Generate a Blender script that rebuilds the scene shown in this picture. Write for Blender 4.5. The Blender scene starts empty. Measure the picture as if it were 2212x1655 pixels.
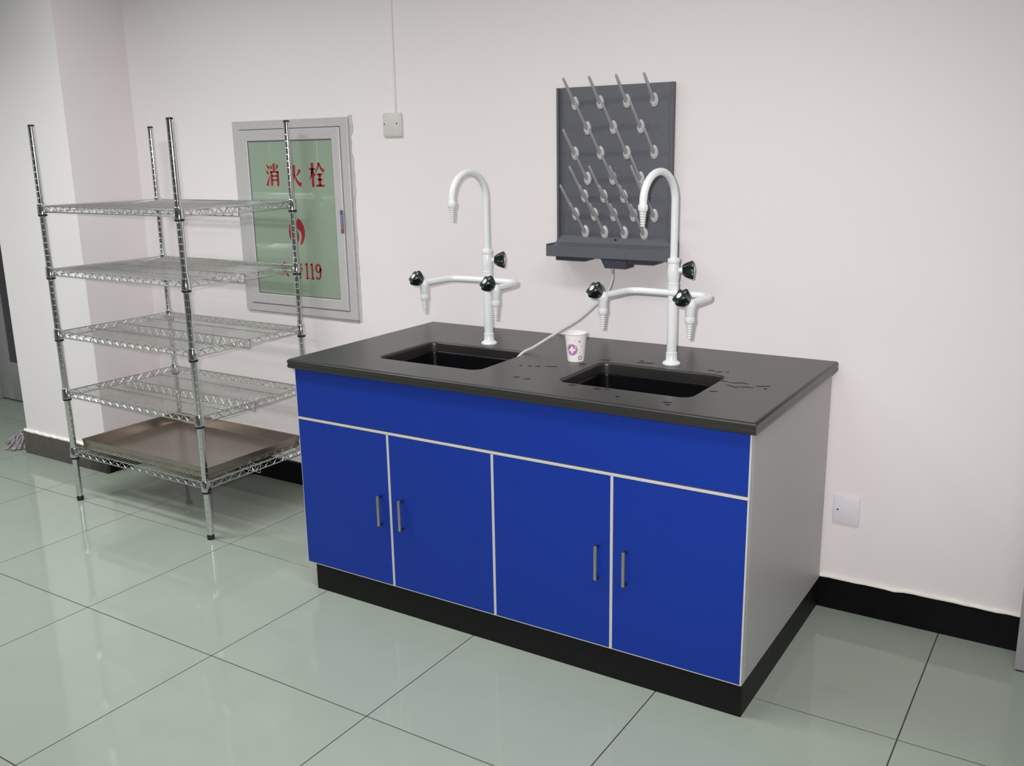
import bpy, bmesh, math, random
from mathutils import Matrix, Vector, Euler

random.seed(7)
SC = bpy.context.scene
COL = SC.collection
PI = math.pi

# ------------------------------------------------------------------ camera, light, exposure
cam_d = bpy.data.cameras.new('camera')
cam_d.sensor_fit = 'HORIZONTAL'
cam_d.sensor_width = 36.0
cam_d.lens = 36.0 * 2040.0 / 2212.0
cam_d.clip_start = 0.05
cam = bpy.data.objects.new('camera', cam_d)
COL.objects.link(cam)
CAM_POS = Vector((1.7893, -2.8696, 1.4295))
CAM_ROT = (Matrix.Rotation(0.5691, 3, 'Z') @ Matrix.Rotation(1.3311, 3, 'X') @ Matrix.Rotation(-0.0175, 3, 'Z'))
cam.matrix_world = Matrix.Translation(CAM_POS) @ CAM_ROT.to_4x4()
SC.camera = cam

SC.view_settings.view_transform = 'Standard'
SC.view_settings.look = 'None'
SC.view_settings.exposure = 0.07
SC.view_settings.gamma = 1.0
SC.view_settings.use_curve_mapping = False
SC.cycles.use_denoising = True
SC.cycles.max_bounces = 10
SC.cycles.glossy_bounces = 6

world = bpy.data.worlds.new('world')
SC.world = world
world.use_nodes = True
world.node_tree.nodes['Background'].inputs[0].default_value = (0.8, 0.85, 0.9, 1)
world.node_tree.nodes['Background'].inputs[1].default_value = 0.15

# the camera's own flash, a little left of and above the lens
FLASH_W = 192.0
fl = bpy.data.lights.new('camera_flash', 'SPOT')
fl.energy = FLASH_W
fl.color = (1.0, 0.965, 0.975)
fl.spot_size = math.radians(95)
fl.spot_blend = 1.0
fl.shadow_soft_size = 0.018
flo = bpy.data.objects.new('camera_flash', fl)
COL.objects.link(flo)
flo.matrix_world = Matrix.Translation(CAM_POS + CAM_ROT @ Vector((-0.055, 0.05, 0.0))) @ CAM_ROT.to_4x4()

# recessed louvred fluorescent fixtures light the room (housings are built with the ceiling)
CEIL_Z = 2.80
LAMPS = [(-3.0, -2.4, 43.0), (-1.4, -1.4, 24.0), (-1.4, -2.6, 6.0), (0.2, -1.4, 10.0), (1.8, -1.55, 15.0)]
LAMP_SPREAD = 140.0
for lx, ly, lw in LAMPS:
    a = bpy.data.lights.new('fluorescent_light', 'AREA')
    a.shape = 'RECTANGLE'
    a.size = 1.16
    a.size_y = 0.26
    a.energy = lw
    a.spread = math.radians(LAMP_SPREAD)
    a.color = (0.97, 1.0, 0.99)
    ao = bpy.data.objects.new('fluorescent_light', a)
    COL.objects.link(ao)
    ao.location = (lx, ly, CEIL_Z - 0.085)

# ------------------------------------------------------------------ materials
def mat(name, col, rough=0.5, metal=0.0, spec=0.5, noise=None, bump=None, coat=0.0, trans=0.0, sub=0.0):
    """noise=(scale, amount) varies the colour, bump=(scale, strength) fine relief."""
    m = bpy.data.materials.new(name)
    m.use_nodes = True
    nt = m.node_tree
    b = nt.nodes['Principled BSDF']
    b.inputs['Base Color'].default_value = (*col, 1)
    b.inputs['Roughness'].default_value = rough
    b.inputs['Metallic'].default_value = metal
    b.inputs['Specular IOR Level'].default_value = spec
    b.inputs['Coat Weight'].default_value = coat
    b.inputs['Transmission Weight'].default_value = trans
    b.inputs['Subsurface Weight'].default_value = sub
    tc = nt.nodes.new('ShaderNodeTexCoord')
    if noise:
        n = nt.nodes.new('ShaderNodeTexNoise')
        n.inputs['Scale'].default_value = noise[0]
        n.inputs['Detail'].default_value = 4
        nt.links.new(tc.outputs['Object'], n.inputs['Vector'])
        r = nt.nodes.new('ShaderNodeMapRange')
        r.inputs['From Min'].default_value = 0.3
        r.inputs['From Max'].default_value = 0.7
        r.inputs['To Min'].default_value = 1 - noise[1]
        r.inputs['To Max'].default_value = 1 + noise[1]
        nt.links.new(n.outputs['Fac'], r.inputs['Value'])
        mx = nt.nodes.new('ShaderNodeVectorMath')
        mx.operation = 'SCALE'
        mx.inputs[0].default_value = col
        nt.links.new(r.outputs['Result'], mx.inputs['Scale'])
        nt.links.new(mx.outputs['Vector'], b.inputs['Base Color'])
    if bump:
        n2 = nt.nodes.new('ShaderNodeTexNoise')
        n2.inputs['Scale'].default_value = bump[0]
        n2.inputs['Detail'].default_value = 3
        nt.links.new(tc.outputs['Object'], n2.inputs['Vector'])
        bp = nt.nodes.new('ShaderNodeBump')
        bp.inputs['Strength'].default_value = bump[1]
        bp.inputs['Distance'].default_value = 0.002
        nt.links.new(n2.outputs['Fac'], bp.inputs['Height'])
        nt.links.new(bp.outputs['Normal'], b.inputs['Normal'])
    return m

M = {}
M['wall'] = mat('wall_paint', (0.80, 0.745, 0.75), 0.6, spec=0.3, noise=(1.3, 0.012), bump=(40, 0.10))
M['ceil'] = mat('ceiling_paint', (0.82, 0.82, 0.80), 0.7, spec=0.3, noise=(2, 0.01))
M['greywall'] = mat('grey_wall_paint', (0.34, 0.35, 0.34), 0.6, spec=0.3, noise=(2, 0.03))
M['tile'] = mat('polished_tile', (0.288, 0.324, 0.278), 0.065, spec=0.28, noise=(5.0, 0.025))
M['grout'] = mat('dark_grout', (0.045, 0.032, 0.026), 0.9, noise=(30, 0.2))
M['stone'] = mat('black_stone', (0.0035, 0.0030, 0.0042), 0.4, spec=0.15, noise=(40, 0.3))
M['brownstone'] = mat('brown_stone', (0.085, 0.066, 0.064), 0.25, spec=0.5, noise=(60, 0.15))
M['darkbrown'] = mat('dark_brown_stone', (0.032, 0.026, 0.024), 0.3, spec=0.5, noise=(60, 0.2))
M['plaster'] = mat('plaster_edge', (0.82, 0.79, 0.73), 0.8, spec=0.2, noise=(25, 0.06))
M['mortar'] = mat('grey_mortar', (0.52, 0.49, 0.49), 0.85, spec=0.2, noise=(22, 0.08), bump=(60, 0.3))
M['blue'] = mat('blue_laminate', (0.0058, 0.030, 0.265), 0.42, spec=0.25, noise=(220, 0.03))
M['greylam'] = mat('grey_laminate', (0.46, 0.45, 0.44), 0.45, spec=0.4, noise=(160, 0.02))
M['strip'] = mat('white_pvc_strip', (0.50, 0.49, 0.49), 0.4, noise=(80, 0.03))
M['alu'] = mat('aluminium', (0.53, 0.505, 0.51), 0.45, metal=0.15, noise=(60, 0.03))
M['plinth'] = mat('black_plinth', (0.0065, 0.0066, 0.0064), 0.5, spec=0.2, noise=(80, 0.1))
M['top'] = mat('black_worktop', (0.021, 0.0195, 0.0185), 0.33, spec=0.62, noise=(300, 0.15), bump=(350, 0.10))
M['sink'] = mat('black_polypropylene', (0.004, 0.004, 0.005), 0.25, spec=0.18, noise=(60, 0.1))
M['white'] = mat('white_epoxy', (0.80, 0.81, 0.82), 0.18, spec=0.5, coat=0.3, noise=(60, 0.01))
M['nozzle'] = mat('white_plastic', (0.66, 0.66, 0.63), 0.4, noise=(60, 0.02))
M['knob'] = mat('dark_green_plastic', (0.006, 0.013, 0.012), 0.2, spec=0.6, noise=(60, 0.1))
M['knobdot'] = mat('knob_label', (0.75, 0.76, 0.76), 0.4, noise=(60, 0.02))
M['green'] = mat('knob_marker', (0.55, 0.60, 0.50), 0.4, noise=(300, 0.2))
M['peg_board'] = mat('grey_polypropylene', (0.115, 0.118, 0.135), 0.5, spec=0.35, noise=(60, 0.05))
M['peg_under'] = mat('dark_grey_polypropylene', (0.05, 0.05, 0.068), 0.5, spec=0.35, noise=(60, 0.05))
M['peg'] = mat('translucent_peg', (0.45, 0.44, 0.45), 0.3, spec=0.5, noise=(60, 0.05), trans=0.15)
M['flange'] = mat('white_peg_flange', (0.64, 0.63, 0.63), 0.3, spec=0.5, noise=(60, 0.05), trans=0.1)
M['hose'] = mat('grey_hose', (0.50, 0.505, 0.51), 0.35, spec=0.5, noise=(60, 0.03))
M['chrome'] = mat('chrome', (0.72, 0.72, 0.73), 0.10, metal=1.0, noise=(90, 0.04))
M['wire'] = mat('chrome_wire', (0.62, 0.62, 0.61), 0.2, metal=1.0, noise=(90, 0.05))
M['steel'] = mat('handle_steel', (0.44, 0.42, 0.40), 0.38, metal=0.9, noise=(90, 0.04))
M['black'] = mat('black_plastic', (0.012, 0.011, 0.013), 0.4, noise=(60, 0.1))
M['tray'] = mat('dull_steel', (0.36, 0.315, 0.275), 0.22, metal=0.9, noise=(6, 0.08))
M['glass'] = mat('green_painted_glass', (0.268, 0.335, 0.258), 0.03, spec=0.5, noise=(2, 0.015))
M['red'] = mat('red_print', (0.30, 0.009, 0.020), 0.4, noise=(60, 0.04))
M['latchblue'] = mat('blue_latch', (0.16, 0.18, 0.36), 0.4, noise=(60, 0.05))
M['latchdark'] = mat('dark_latch', (0.10, 0.09, 0.13), 0.4, noise=(60, 0.05))
M['latchred'] = mat('red_latch', (0.55, 0.10, 0.08), 0.4, noise=(60, 0.05))
M['plate'] = mat('plate_plastic', (0.62, 0.60, 0.57), 0.35, noise=(60, 0.02))
M['plate2'] = mat('plate_plastic_white', (0.74, 0.71, 0.75), 0.35, noise=(60, 0.02))
M['paper'] = mat('paper_cup', (0.86, 0.82, 0.80), 0.55, spec=0.3, noise=(60, 0.015))
M['pink'] = mat('pink_print', (0.50, 0.21, 0.42), 0.55, noise=(400, 0.25))
M['violet'] = mat('violet_print', (0.19, 0.085, 0.24), 0.55, noise=(400, 0.2))
M['mop'] = mat('mop_yarn', (0.30, 0.275, 0.29), 0.9, noise=(50, 0.35))
M['door'] = mat('grey_door', (0.30, 0.30, 0.30), 0.45, noise=(4, 0.03))
M['darkpane'] = mat('dark_door_panel', (0.07, 0.065, 0.08), 0.3, noise=(4, 0.05))
M['greypanel'] = mat('grey_panel', (0.40, 0.385, 0.40), 0.45, noise=(5, 0.03))
M['water'] = mat('water_film', (0.003, 0.003, 0.003), 0.25, spec=0.12, noise=(60, 0.1))
em = bpy.data.materials.new('lamp_diffuser')
em.use_nodes = True
em.node_tree.nodes['Principled BSDF'].inputs['Emission Color'].default_value = (1, 1, 1, 1)
em.node_tree.nodes['Principled BSDF'].inputs['Emission Strength'].default_value = 0.6
M['diffuser'] = em

# ------------------------------------------------------------------ mesh helpers
class MB:
    """collects geometry; build() links it as ONE mesh object"""
    def __init__(s):
        s.v = []
        s.f = []

    def add(s, verts, faces):
        o = len(s.v)
        s.v += [tuple(p) for p in verts]
        s.f += [tuple(i + o for i in f) for f in faces]
        return s

    def box(s, x0, x1, y0, y1, z0, z1, bev=0.0, seg=2):
        if bev <= 0:
            v = [(x, y, z) for x in (x0, x1) for y in (y0, y1) for z in (z0, z1)]
            return s.add(v, [(0, 1, 3, 2), (4, 6, 7, 5), (0, 4, 5, 1), (2, 3, 7, 6), (0, 2, 6, 4), (1, 5, 7, 3)])
        bm = bmesh.new()
        bmesh.ops.create_cube(bm, size=1)
        for q in bm.verts:
            q.co = Vector(((x0 + x1) / 2 + q.co.x * (x1 - x0), (y0 + y1) / 2 + q.co.y * (y1 - y0), (z0 + z1) / 2 + q.co.z * (z1 - z0)))
        bmesh.ops.bevel(bm, geom=bm.edges[:], offset=bev, segments=seg, profile=0.5, affect='EDGES')
        return s.bm(bm)

    def bm(s, bm):
        bm.verts.index_update()
        s.add([q.co[:] for q in bm.verts], [[q.index for q in f.verts] for f in bm.faces])
        bm.free()
        return s

    def tube(s, pts, r, n=8, cap=True, closed=False):
        pts = [Vector(p) for p in pts]
        rs = r if isinstance(r, (list, tuple)) else [r] * len(pts)
        m = len(pts)
        tang = []
        for i in range(m):
            if closed:
                t = pts[(i + 1) % m] - pts[i - 1]
            else:
                t = pts[min(i + 1, m - 1)] - pts[max(i - 1, 0)]
            tang.append(t.normalized())
        up = Vector((0, 0, 1)) if abs(tang[0].z) < 0.9 else Vector((1, 0, 0))
        nrm = (up - tang[0] * up.dot(tang[0])).normalized()
        vs, fs = [], []
        for i in range(m):
            nrm = (nrm - tang[i] * nrm.dot(tang[i])).normalized()
            b = tang[i].cross(nrm)
            for k in range(n):
                a = 2 * PI * k / n
                vs.append(pts[i] + (nrm * math.cos(a) + b * math.sin(a)) * rs[i])
        for i in range(m if closed else m - 1):
            j = (i + 1) % m
            for k in range(n):
                fs.append((i * n + k, i * n + (k + 1) % n, j * n + (k + 1) % n, j * n + k))
        if cap and not closed:
            fs.append(tuple(range(n))[::-1])
            fs.append(tuple((m - 1) * n + k for k in range(n)))
        return s.add(vs, fs)

    def lathe(s, prof, n=20, mtx=None, cap=True):
        """prof = [(radius, height)...] about local z"""
        mtx = mtx or Matrix.Identity(4)
        vs, fs = [], []
        for r, z in prof:
            for k in range(n):
                a = 2 * PI * k / n
                vs.append(mtx @ Vector((r * math.cos(a), r * math.sin(a), z)))
        for i in range(len(prof) - 1):
            for k in range(n):
                fs.append((i * n + k, i * n + (k + 1) % n, (i + 1) * n + (k + 1) % n, (i + 1) * n + k))
        if cap:
            fs.append(tuple(range(n))[::-1])
            fs.append(tuple((len(prof) - 1) * n + k for k in range(n)))
        return s.add(vs, fs)

    def prism(s, poly, to3, d):
        """poly: 2-D outline; to3(u,v,w) -> point; extruded w from 0 to d"""
        n = len(poly)
        vs = [to3(u, v, 0) for u, v in poly] + [to3(u, v, d) for u, v in poly]
        fs = [tuple(range(n)), tuple(range(2 * n - 1, n - 1, -1))]
        fs += [(i, n + i, n + (i + 1) % n, (i + 1) % n) for i in range(n)]
        return s.add(vs, fs)

    def loops(s, rings, cap0=True, cap1=True):
        n = len(rings[0])
        vs = [p for r in rings for p in r]
        fs = []
        for i in range(len(rings) - 1):
            for k in range(n):
                fs.append((i * n + k, i * n + (k + 1) % n, (i + 1) * n + (k + 1) % n, (i + 1) * n + k))
        if cap0:
            fs.append(tuple(range(n))[::-1])
        if cap1:
            fs.append(tuple((len(rings) - 1) * n + k for k in range(n)))
        return s.add(vs, fs)

    def mesh(s, name, smooth=True, ang=35, fix=True):
        me = bpy.data.meshes.new(name)
        me.from_pydata(s.v, [], s.f)
        if fix:
            bm = bmesh.new()
            bm.from_mesh(me)
            bmesh.ops.recalc_face_normals(bm, faces=bm.faces[:])
            bm.to_mesh(me)
            bm.free()
        if smooth:
            me.polygons.foreach_set('use_smooth', [True] * len(me.polygons))
            me.set_sharp_from_angle(angle=math.radians(ang))
        me.update()
        return me

    def build(s, name, m, parent=None, loc=(0, 0, 0), rot=(0, 0, 0), smooth=True, ang=35, fix=True):
        me = s.mesh(name, smooth, ang, fix)
        me.materials.append(M[m] if isinstance(m, str) else m)
        return link(name, me, parent, loc, rot)


def link(name, me, parent=None, loc=(0, 0, 0), rot=(0, 0, 0)):
    o = bpy.data.objects.new(name, me)
    COL.objects.link(o)
    o.location = loc
    o.rotation_euler = rot
    if parent is not None:
        o.parent = parent
    return o


def thing(name, label, cat, loc=(0, 0, 0), rz=0, group=None):
    o = bpy.data.objects.new(name, None)
    o.empty_display_size = 0.05
    COL.objects.link(o)
    o.location = loc
    o.rotation_euler = (0, 0, rz)
    return tag(o, label, cat, group)


def tag(o, label, cat, group=None):
    o['label'] = label
    o['category'] = cat
    if group:
        o['group'] = group
    return o


def struct(o, label=None):
    o['kind'] = 'structure'
    if label:
        o['label'] = label
    return o


def copy_tree(o, parent=None):
    c = o.copy()
    COL.objects.link(c)
    c.parent = parent
    for ch in list(o.children):
        copy_tree(ch, c)
    return c


def axis_mtx(origin, direction):
    d = Vector(direction).normalized()
    return Matrix.Translation(Vector(origin)) @ d.to_track_quat('Z', 'Y').to_matrix().to_4x4()


def rrect(x0, x1, y0, y1, r, z, n=6):
    pts = []
    for cx, cy, a0 in ((x1 - r, y1 - r, 0), (x0 + r, y1 - r, PI / 2), (x0 + r, y0 + r, PI), (x1 - r, y0 + r, 3 * PI / 2)):
        for k in range(n + 1):
            a = a0 + PI / 2 * k / n
            pts.append((cx + r * math.cos(a), cy + r * math.sin(a), z))
    return pts

# ------------------------------------------------------------------ the room
XL, XR, YF = -3.94, 4.2, -5.6          # far left wall, right wall, wall behind the camera
PX0, PX1, PY = -2.722, -2.080, -0.342  # pillar
RY = 0.250                              # recess wall beyond the pillar

struct(MB().box(PX0, XR + 0.1, 0.0, 0.12, -0.05, CEIL_Z).build('wall_back', 'wall'), 'pale pinkish white back wall behind the sink cabinet')
struct(MB().box(PX0, PX1, PY, 0.0, 0.0, CEIL_Z).build('wall_pillar', 'wall'), 'white pillar standing out from the back wall left of the wire rack')
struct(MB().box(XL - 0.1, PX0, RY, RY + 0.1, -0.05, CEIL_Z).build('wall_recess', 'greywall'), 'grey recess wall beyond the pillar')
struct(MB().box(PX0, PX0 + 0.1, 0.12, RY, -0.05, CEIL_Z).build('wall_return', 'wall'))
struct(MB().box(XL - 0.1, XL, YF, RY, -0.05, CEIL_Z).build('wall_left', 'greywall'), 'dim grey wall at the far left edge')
struct(MB().box(XR, XR + 0.1, YF, 0.0, -0.05, CEIL_Z).build('wall_right', 'wall'))
struct(MB().box(XL, XR, YF - 0.1, YF, -0.05, CEIL_Z).build('wall_front', 'greywall'))
struct(MB().box(XL - 0.1, XR + 0.1, YF - 0.1, RY + 0.1, CEIL_Z, CEIL_Z + 0.1).build('ceiling', 'ceil'))

LAMP_LABEL = ['louvred ceiling light nearest the far left wall', 'louvred ceiling light above the front of the wire rack', 'louvred ceiling light second row, out from the wire rack',
              'louvred ceiling light above the front of the sink cabinet', 'louvred ceiling light nearest the upright panel at the right']
for (lx, ly, lw), ll in zip(LAMPS, LAMP_LABEL):
    t = thing('ceiling_light', ll, 'ceiling light', (lx, ly, CEIL_Z), group='fluorescent ceiling lights')
    MB().box(-0.62, 0.62, -0.16, 0.16, -0.07, 0.0, 0.006).build('housing', 'white', t)
    MB().box(-0.58, 0.58, -0.13, 0.13, -0.078, -0.0705).build('diffuser', 'diffuser', t)

# floor: dark grout slab with each polished tile laid on it
floor = struct(MB().box(XL - 0.1, XR + 0.1, YF - 0.1, RY + 0.1, -0.06, -0.0011).build('floor', 'grout'), 'grey green polished tile floor with thin dark joints')
TS, OX, OY = 0.6, -0.9298, -1.2309
GAP = 0.0017
tile_cache = {}
for i in range(-6, 10):
    for j in range(-8, 4):
        x0, x1 = OX + i * TS, OX + (i + 1) * TS
        y0, y1 = OY + j * TS, OY + (j + 1) * TS
        x0, x1 = max(x0, XL), min(x1, XR)
        y0 = max(y0, YF)
        recess = x1 <= PX0 + 0.3
        if not recess and j >= 2:
            continue
        if not recess and j == 1:
            y1 = 0.0
        y1 = min(y1, RY if recess else 0.0)
        if x1 - x0 < 0.012 or y1 - y0 < 0.012:
            continue
        w, h = round(x1 - x0, 4), round(y1 - y0, 4)
        if (w, h) not in tile_cache:
            bt = MB()
            a, b = w / 2 - GAP, h / 2 - GAP
            e = 0.00015
            bt.loops([[(-a, -b, -0.0011), (a, -b, -0.0011), (a, b, -0.0011), (-a, b, -0.0011)],
                      [(-a, -b, -e), (a, -b, -e), (a, b, -e), (-a, b, -e)],
                      [(-a + e, -b + e, 0), (a - e, -b + e, 0), (a - e, b - e, 0), (-a + e, b - e, 0)]])
            me = bt.mesh('tile', smooth=False)
            me.materials.append(M['tile'])
            tile_cache[(w, h)] = me
        link('tile', tile_cache[(w, h)], floor, ((x0 + x1) / 2, (y0 + y1) / 2, 0))

# skirting
def ragged_top(x0, x1, y0, y1, z, amp, name, m, step=0.02, kick=None):
    """stone skirting slab with a chipped upper edge"""
    n = max(2, int((x1 - x0) / step))
    top = []
    for k in range(n + 1):
        x = x0 + (x1 - x0) * k / n
        dz = random.uniform(-amp, amp)
        if kick:
            dz += kick(x)
        top.append((x, z + dz))
    poly = [(x0, 0.0)] + [(x1, 0.0)] + top[::-1]
    return MB().prism(poly, lambda u, v, w: (u, y1 - w, v), y1 - y0).build(name, m, smooth=False)

struct(ragged_top(1.100, XR, -0.013, 0.0, 0.101, 0.0012, 'baseboard_right', 'stone', kick=lambda x: 0.004 if x > 1.36 else 0.0), 'black stone skirting with chipped plaster edge right of the cabinet')
struct(ragged_top(PX1 + 0.0145, -0.365, -0.013, 0.0, 0.101, 0.0012, 'baseboard_left', 'stone'), 'black stone skirting behind the wire rack')
def wavy_strip(x0, x1, yb, yf, zf, h, name, n=60):
    mb = MB()
    rings = []
    for k in range(n + 1):
        x = x0 + (x1 - x0) * k / n
        zz = zf(x) + random.uniform(-0.0015, 0.0015)
        hh = h * random.uniform(0.6, 1.2)
        yy = yf + random.uniform(-0.001, 0.001)
        rings.append([(x, yb, zz), (x, yy, zz), (x, yy, zz + hh * 0.5), (x, (yb + yy) / 2, zz + hh), (x, yb, zz + hh)])
    return mb.loops(rings).build(name, 'plaster')
struct(wavy_strip(1.1108, XR, 0.0, -0.012, lambda x: 0.1025 + (0.004 if x > 1.36 else 0), 0.009, 'trim_1', 110), 'ragged white plaster bead along the top of the black skirting')
bp_ = struct(MB().box(PX0 - 0.014, -2.185, PY - 0.014, PY, 0.0, 0.112, 0.0015).build('baseboard_pillar', 'brownstone'), 'brown stone skirting around the pillar foot')
MB().box(-2.183, PX1 + 0.014, PY - 0.014, PY, 0.0, 0.112, 0.0015).build('stone_slab', 'darkbrown', bp_)
MB().box(PX1, PX1 + 0.014, PY + 0.0005, -0.0135, 0.0, 0.110, 0.001).build('stone_slab', 'stone', bp_)
MB().box(PX0 - 0.014, PX0, PY + 0.0005, RY - 0.02, 0.0, 0.112, 0.001).build('stone_slab', 'stone', bp_)
struct(wavy_strip(PX0 - 0.012, PX1 + 0.012, PY, PY - 0.012, lambda x: 0.1125, 0.011, 'trim_2', 40), 'rough cream plaster bead above the brown pillar skirting')

# door beyond the pillar
dr = struct(MB().box(-3.80, -2.95, RY - 0.030, RY - 0.012, 0.245, 2.05).build('door_1', 'darkpane'), 'grey door in the recess seen past the left side of the pillar')
MB().box(-3.935, -3.80, RY - 0.036, RY, 0.008, 2.10, 0.002).build('door_stile', 'door', dr)
MB().box(-3.80, -2.95, RY - 0.036, RY, 0.008, 0.245, 0.002).build('door_rail', 'door', dr)
MB().box(-2.95, -2.85, RY - 0.036, RY, 0.008, 2.10, 0.002).build('door_stile', 'door', dr)
MB().box(-3.935, -2.85, RY - 0.030, RY, 0.0, 0.008).build('door_gap_shade', 'black', dr)  # black filler standing in for the shade in the gap under the door

# ------------------------------------------------------------------ sink cabinet
CX0, CX1, CF = -0.395, 1.1103, -0.7506
WT, TH = 0.7996, 0.0305
CT = WT - TH
PZ = 0.0971
cab = thing('sink_cabinet', 'blue fronted laboratory sink cabinet with four doors and grey sides', 'cabinet', (0, 0, 0))
body = MB()
body.box(CX0 + 0.001, CX1 - 0.019, CF + 0.020, -0.014, PZ, PZ + 0.018)               # bottom board
body.box(CX0 + 0.019, CX1 - 0.019, -0.020, -0.014, PZ + 0.018, CT - 0.0005)          # back board
body.box(0.352, 0.370, CF + 0.022, -0.021, PZ + 0.018, 0.50)                          # mid partition
body.box(CX0 + 0.019, CX1 - 0.019, CF + 0.020, CF + 0.037, CT - 0.06, CT - 0.0005)   # front rail
body.build('carcass', 'greylam', cab, smooth=False)
MB().box(CX1 - 0.018, CX1, CF + 0.0186, -0.0135, PZ, CT - 0.0005, 0.0008, 1).build('side_panel', 'greylam', cab)
MB().box(CX0, CX0 + 0.018, CF + 0.0186, -0.0135, PZ, CT - 0.0005, 0.0008, 1).build('side_panel', 'greylam', cab)
MB().box(-0.3727, 1.1080, -0.738, -0.016, 0.0, PZ - 0.0005, 0.0015, 1).build('plinth', 'plinth', cab)
SZ = 0.6035
apr = MB().box(CX0 + 0.0015, CX1 - 0.005, CF, CF + 0.018, SZ + 0.006, CT - 0.001, 0.0006, 1).build('apron_panel', 'blue', cab)
# light strips that frame the fronts
hs = MB().box(CX0 + 0.001, CX1 - 0.001, CF - 0.0010, CF + 0.019, SZ - 0.0048, SZ + 0.0030, 0.0008, 1).build('edge_strip', 'strip', cab)
MB().box(CX0 + 0.001, CX1 - 0.001, CF + 0.0006, CF + 0.019, SZ + 0.0032, SZ + 0.0058).build('groove', 'latchdark', hs)
divs = [-0.0225, 0.361, 0.740]
for dv in divs:
    MB().box(dv - 0.0042, dv + 0.0042, CF - 0.0008, CF + 0.019, PZ, SZ - 0.0057, 0.0008, 1).build('edge_strip', 'strip', cab)
MB().box(CX0, CX1, CF + 0.0004, CF + 0.018, PZ, PZ + 0.0024).build('edge_strip', 'strip', cab)
MB().box(CX1 - 0.0048, CX1, CF - 0.0005, CF + 0.018, PZ + 0.0025, CT - 0.001, 0.0006, 1).build('edge_strip', 'strip', cab)
MB().box(CX0, CX0 + 0.0013, CF, CF + 0.018, PZ + 0.0025, CT - 0.001).build('edge_strip', 'strip', cab)
lims = [CX0 + 0.0015, *divs, CX1 - 0.005]
handle_x = [-0.0595, 0.0245, 0.7000, 0.7835]
for k in range(4):
    a = lims[k] + (0.0047 if k else 0.0)
    b = lims[k + 1] - (0.0047 if k < 3 else 0.0)
    dpart = MB().box(a, b, CF, CF + 0.018, PZ + 0.0028, SZ - 0.0060, 0.0005, 1).build('door', 'blue', cab)
    hx = handle_x[k]
    hb = MB()
    y0 = CF - 0.019
    z0, z1 = 0.2985, 0.3975
    hb.box(hx - 0.0045, hx + 0.0045, y0, y0 + 0.007, z0, z1, 0.0015, 2)
    hb.box(hx - 0.0042, hx + 0.0042, y0 + 0.005, CF - 0.0003, z1 - 0.0085, z1 - 0.0005, 0.001, 1)
    hb.box(hx - 0.0042, hx + 0.0042, y0 + 0.005, CF - 0.0003, z0 + 0.0005, z0 + 0.0085, 0.001, 1)
    hd = hb.build('handle', 'steel', dpart)
    hd.data.materials.append(M['black'])
    for f_ in hd.data.polygons:                      # the two feet are black, the grip is steel
        if f_.center.y > y0 + 0.0072:
            f_.material_index = 1

# worktop with two cut-outs
WX0, WX1, WF = -0.4105, 1.1243, -0.7668
SINKS = [(-0.165, 0.223, -0.612, -0.320), (0.500, 0.895, -0.617, -0.338)]

def worktop():
    prof = [(0.001, -TH + 0.002), (0.0, -0.022), (0.0006, -0.019), (0.0018, -0.0165), (0.0012, -0.0135), (0.0, -0.010), (0.0005, -0.006), (0.003, -0.002), (0.0075, 0.0), (0.012, 0.0)]
    # outline rings, back edge stays flush with the wall
    def ring(off, z):
        return [(WX0 + off, WF + off, WT + z), (WX1 - off, WF + off, WT + z), (WX1 - off, -0.0005, WT + z), (WX0 + off, -0.0005, WT + z)]
    rings = [ring(0.004, -TH)] + [ring(o, z) for o, z in prof]
    hprof = [(-0.010, 0.0), (-0.006, 0.0), (-0.0025, -0.0012), (-0.0006, -0.004), (0.0, -0.009), (0.0, -TH)]
    bm = bmesh.new()
    def addloop(pts):
        vs = [bm.verts.new(p) for p in pts]
        es = [bm.edges.new((vs[i], vs[(i + 1) % len(vs)])) for i in range(len(vs))]
        return vs, es
    def bridge(a, b):
        n = len(a)
        for i in range(n):
            bm.faces.new((a[i], a[(i + 1) % n], b[(i + 1) % n], b[i]))
    L = [addloop(r) for r in rings]
    for a, b in zip(L, L[1:]):
        bridge(a[0], b[0])
    top_e, bot_e = list(L[-1][1]), list(L[0][1])
    for sx0, sx1, sy0, sy1 in SINKS:
        H = [addloop(rrect(sx0 + o, sx1 - o, sy0 + o, sy1 - o, 0.030 - o, WT + z)) for o, z in hprof]
        for a, b in zip(H, H[1:]):
            bridge(a[0], b[0])
        top_e += H[0][1]
        bot_e += H[-1][1]
    bmesh.ops.triangle_fill(bm, edges=top_e, use_beauty=True, use_dissolve=False)
    bmesh.ops.triangle_fill(bm, edges=bot_e, use_beauty=True, use_dissolve=False)
    return MB().bm(bm)
wt = worktop().build('worktop', 'top', ang=40)
tag(wt, 'black matt worktop with rounded edge lying on the blue cabinet', 'worktop')

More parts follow.
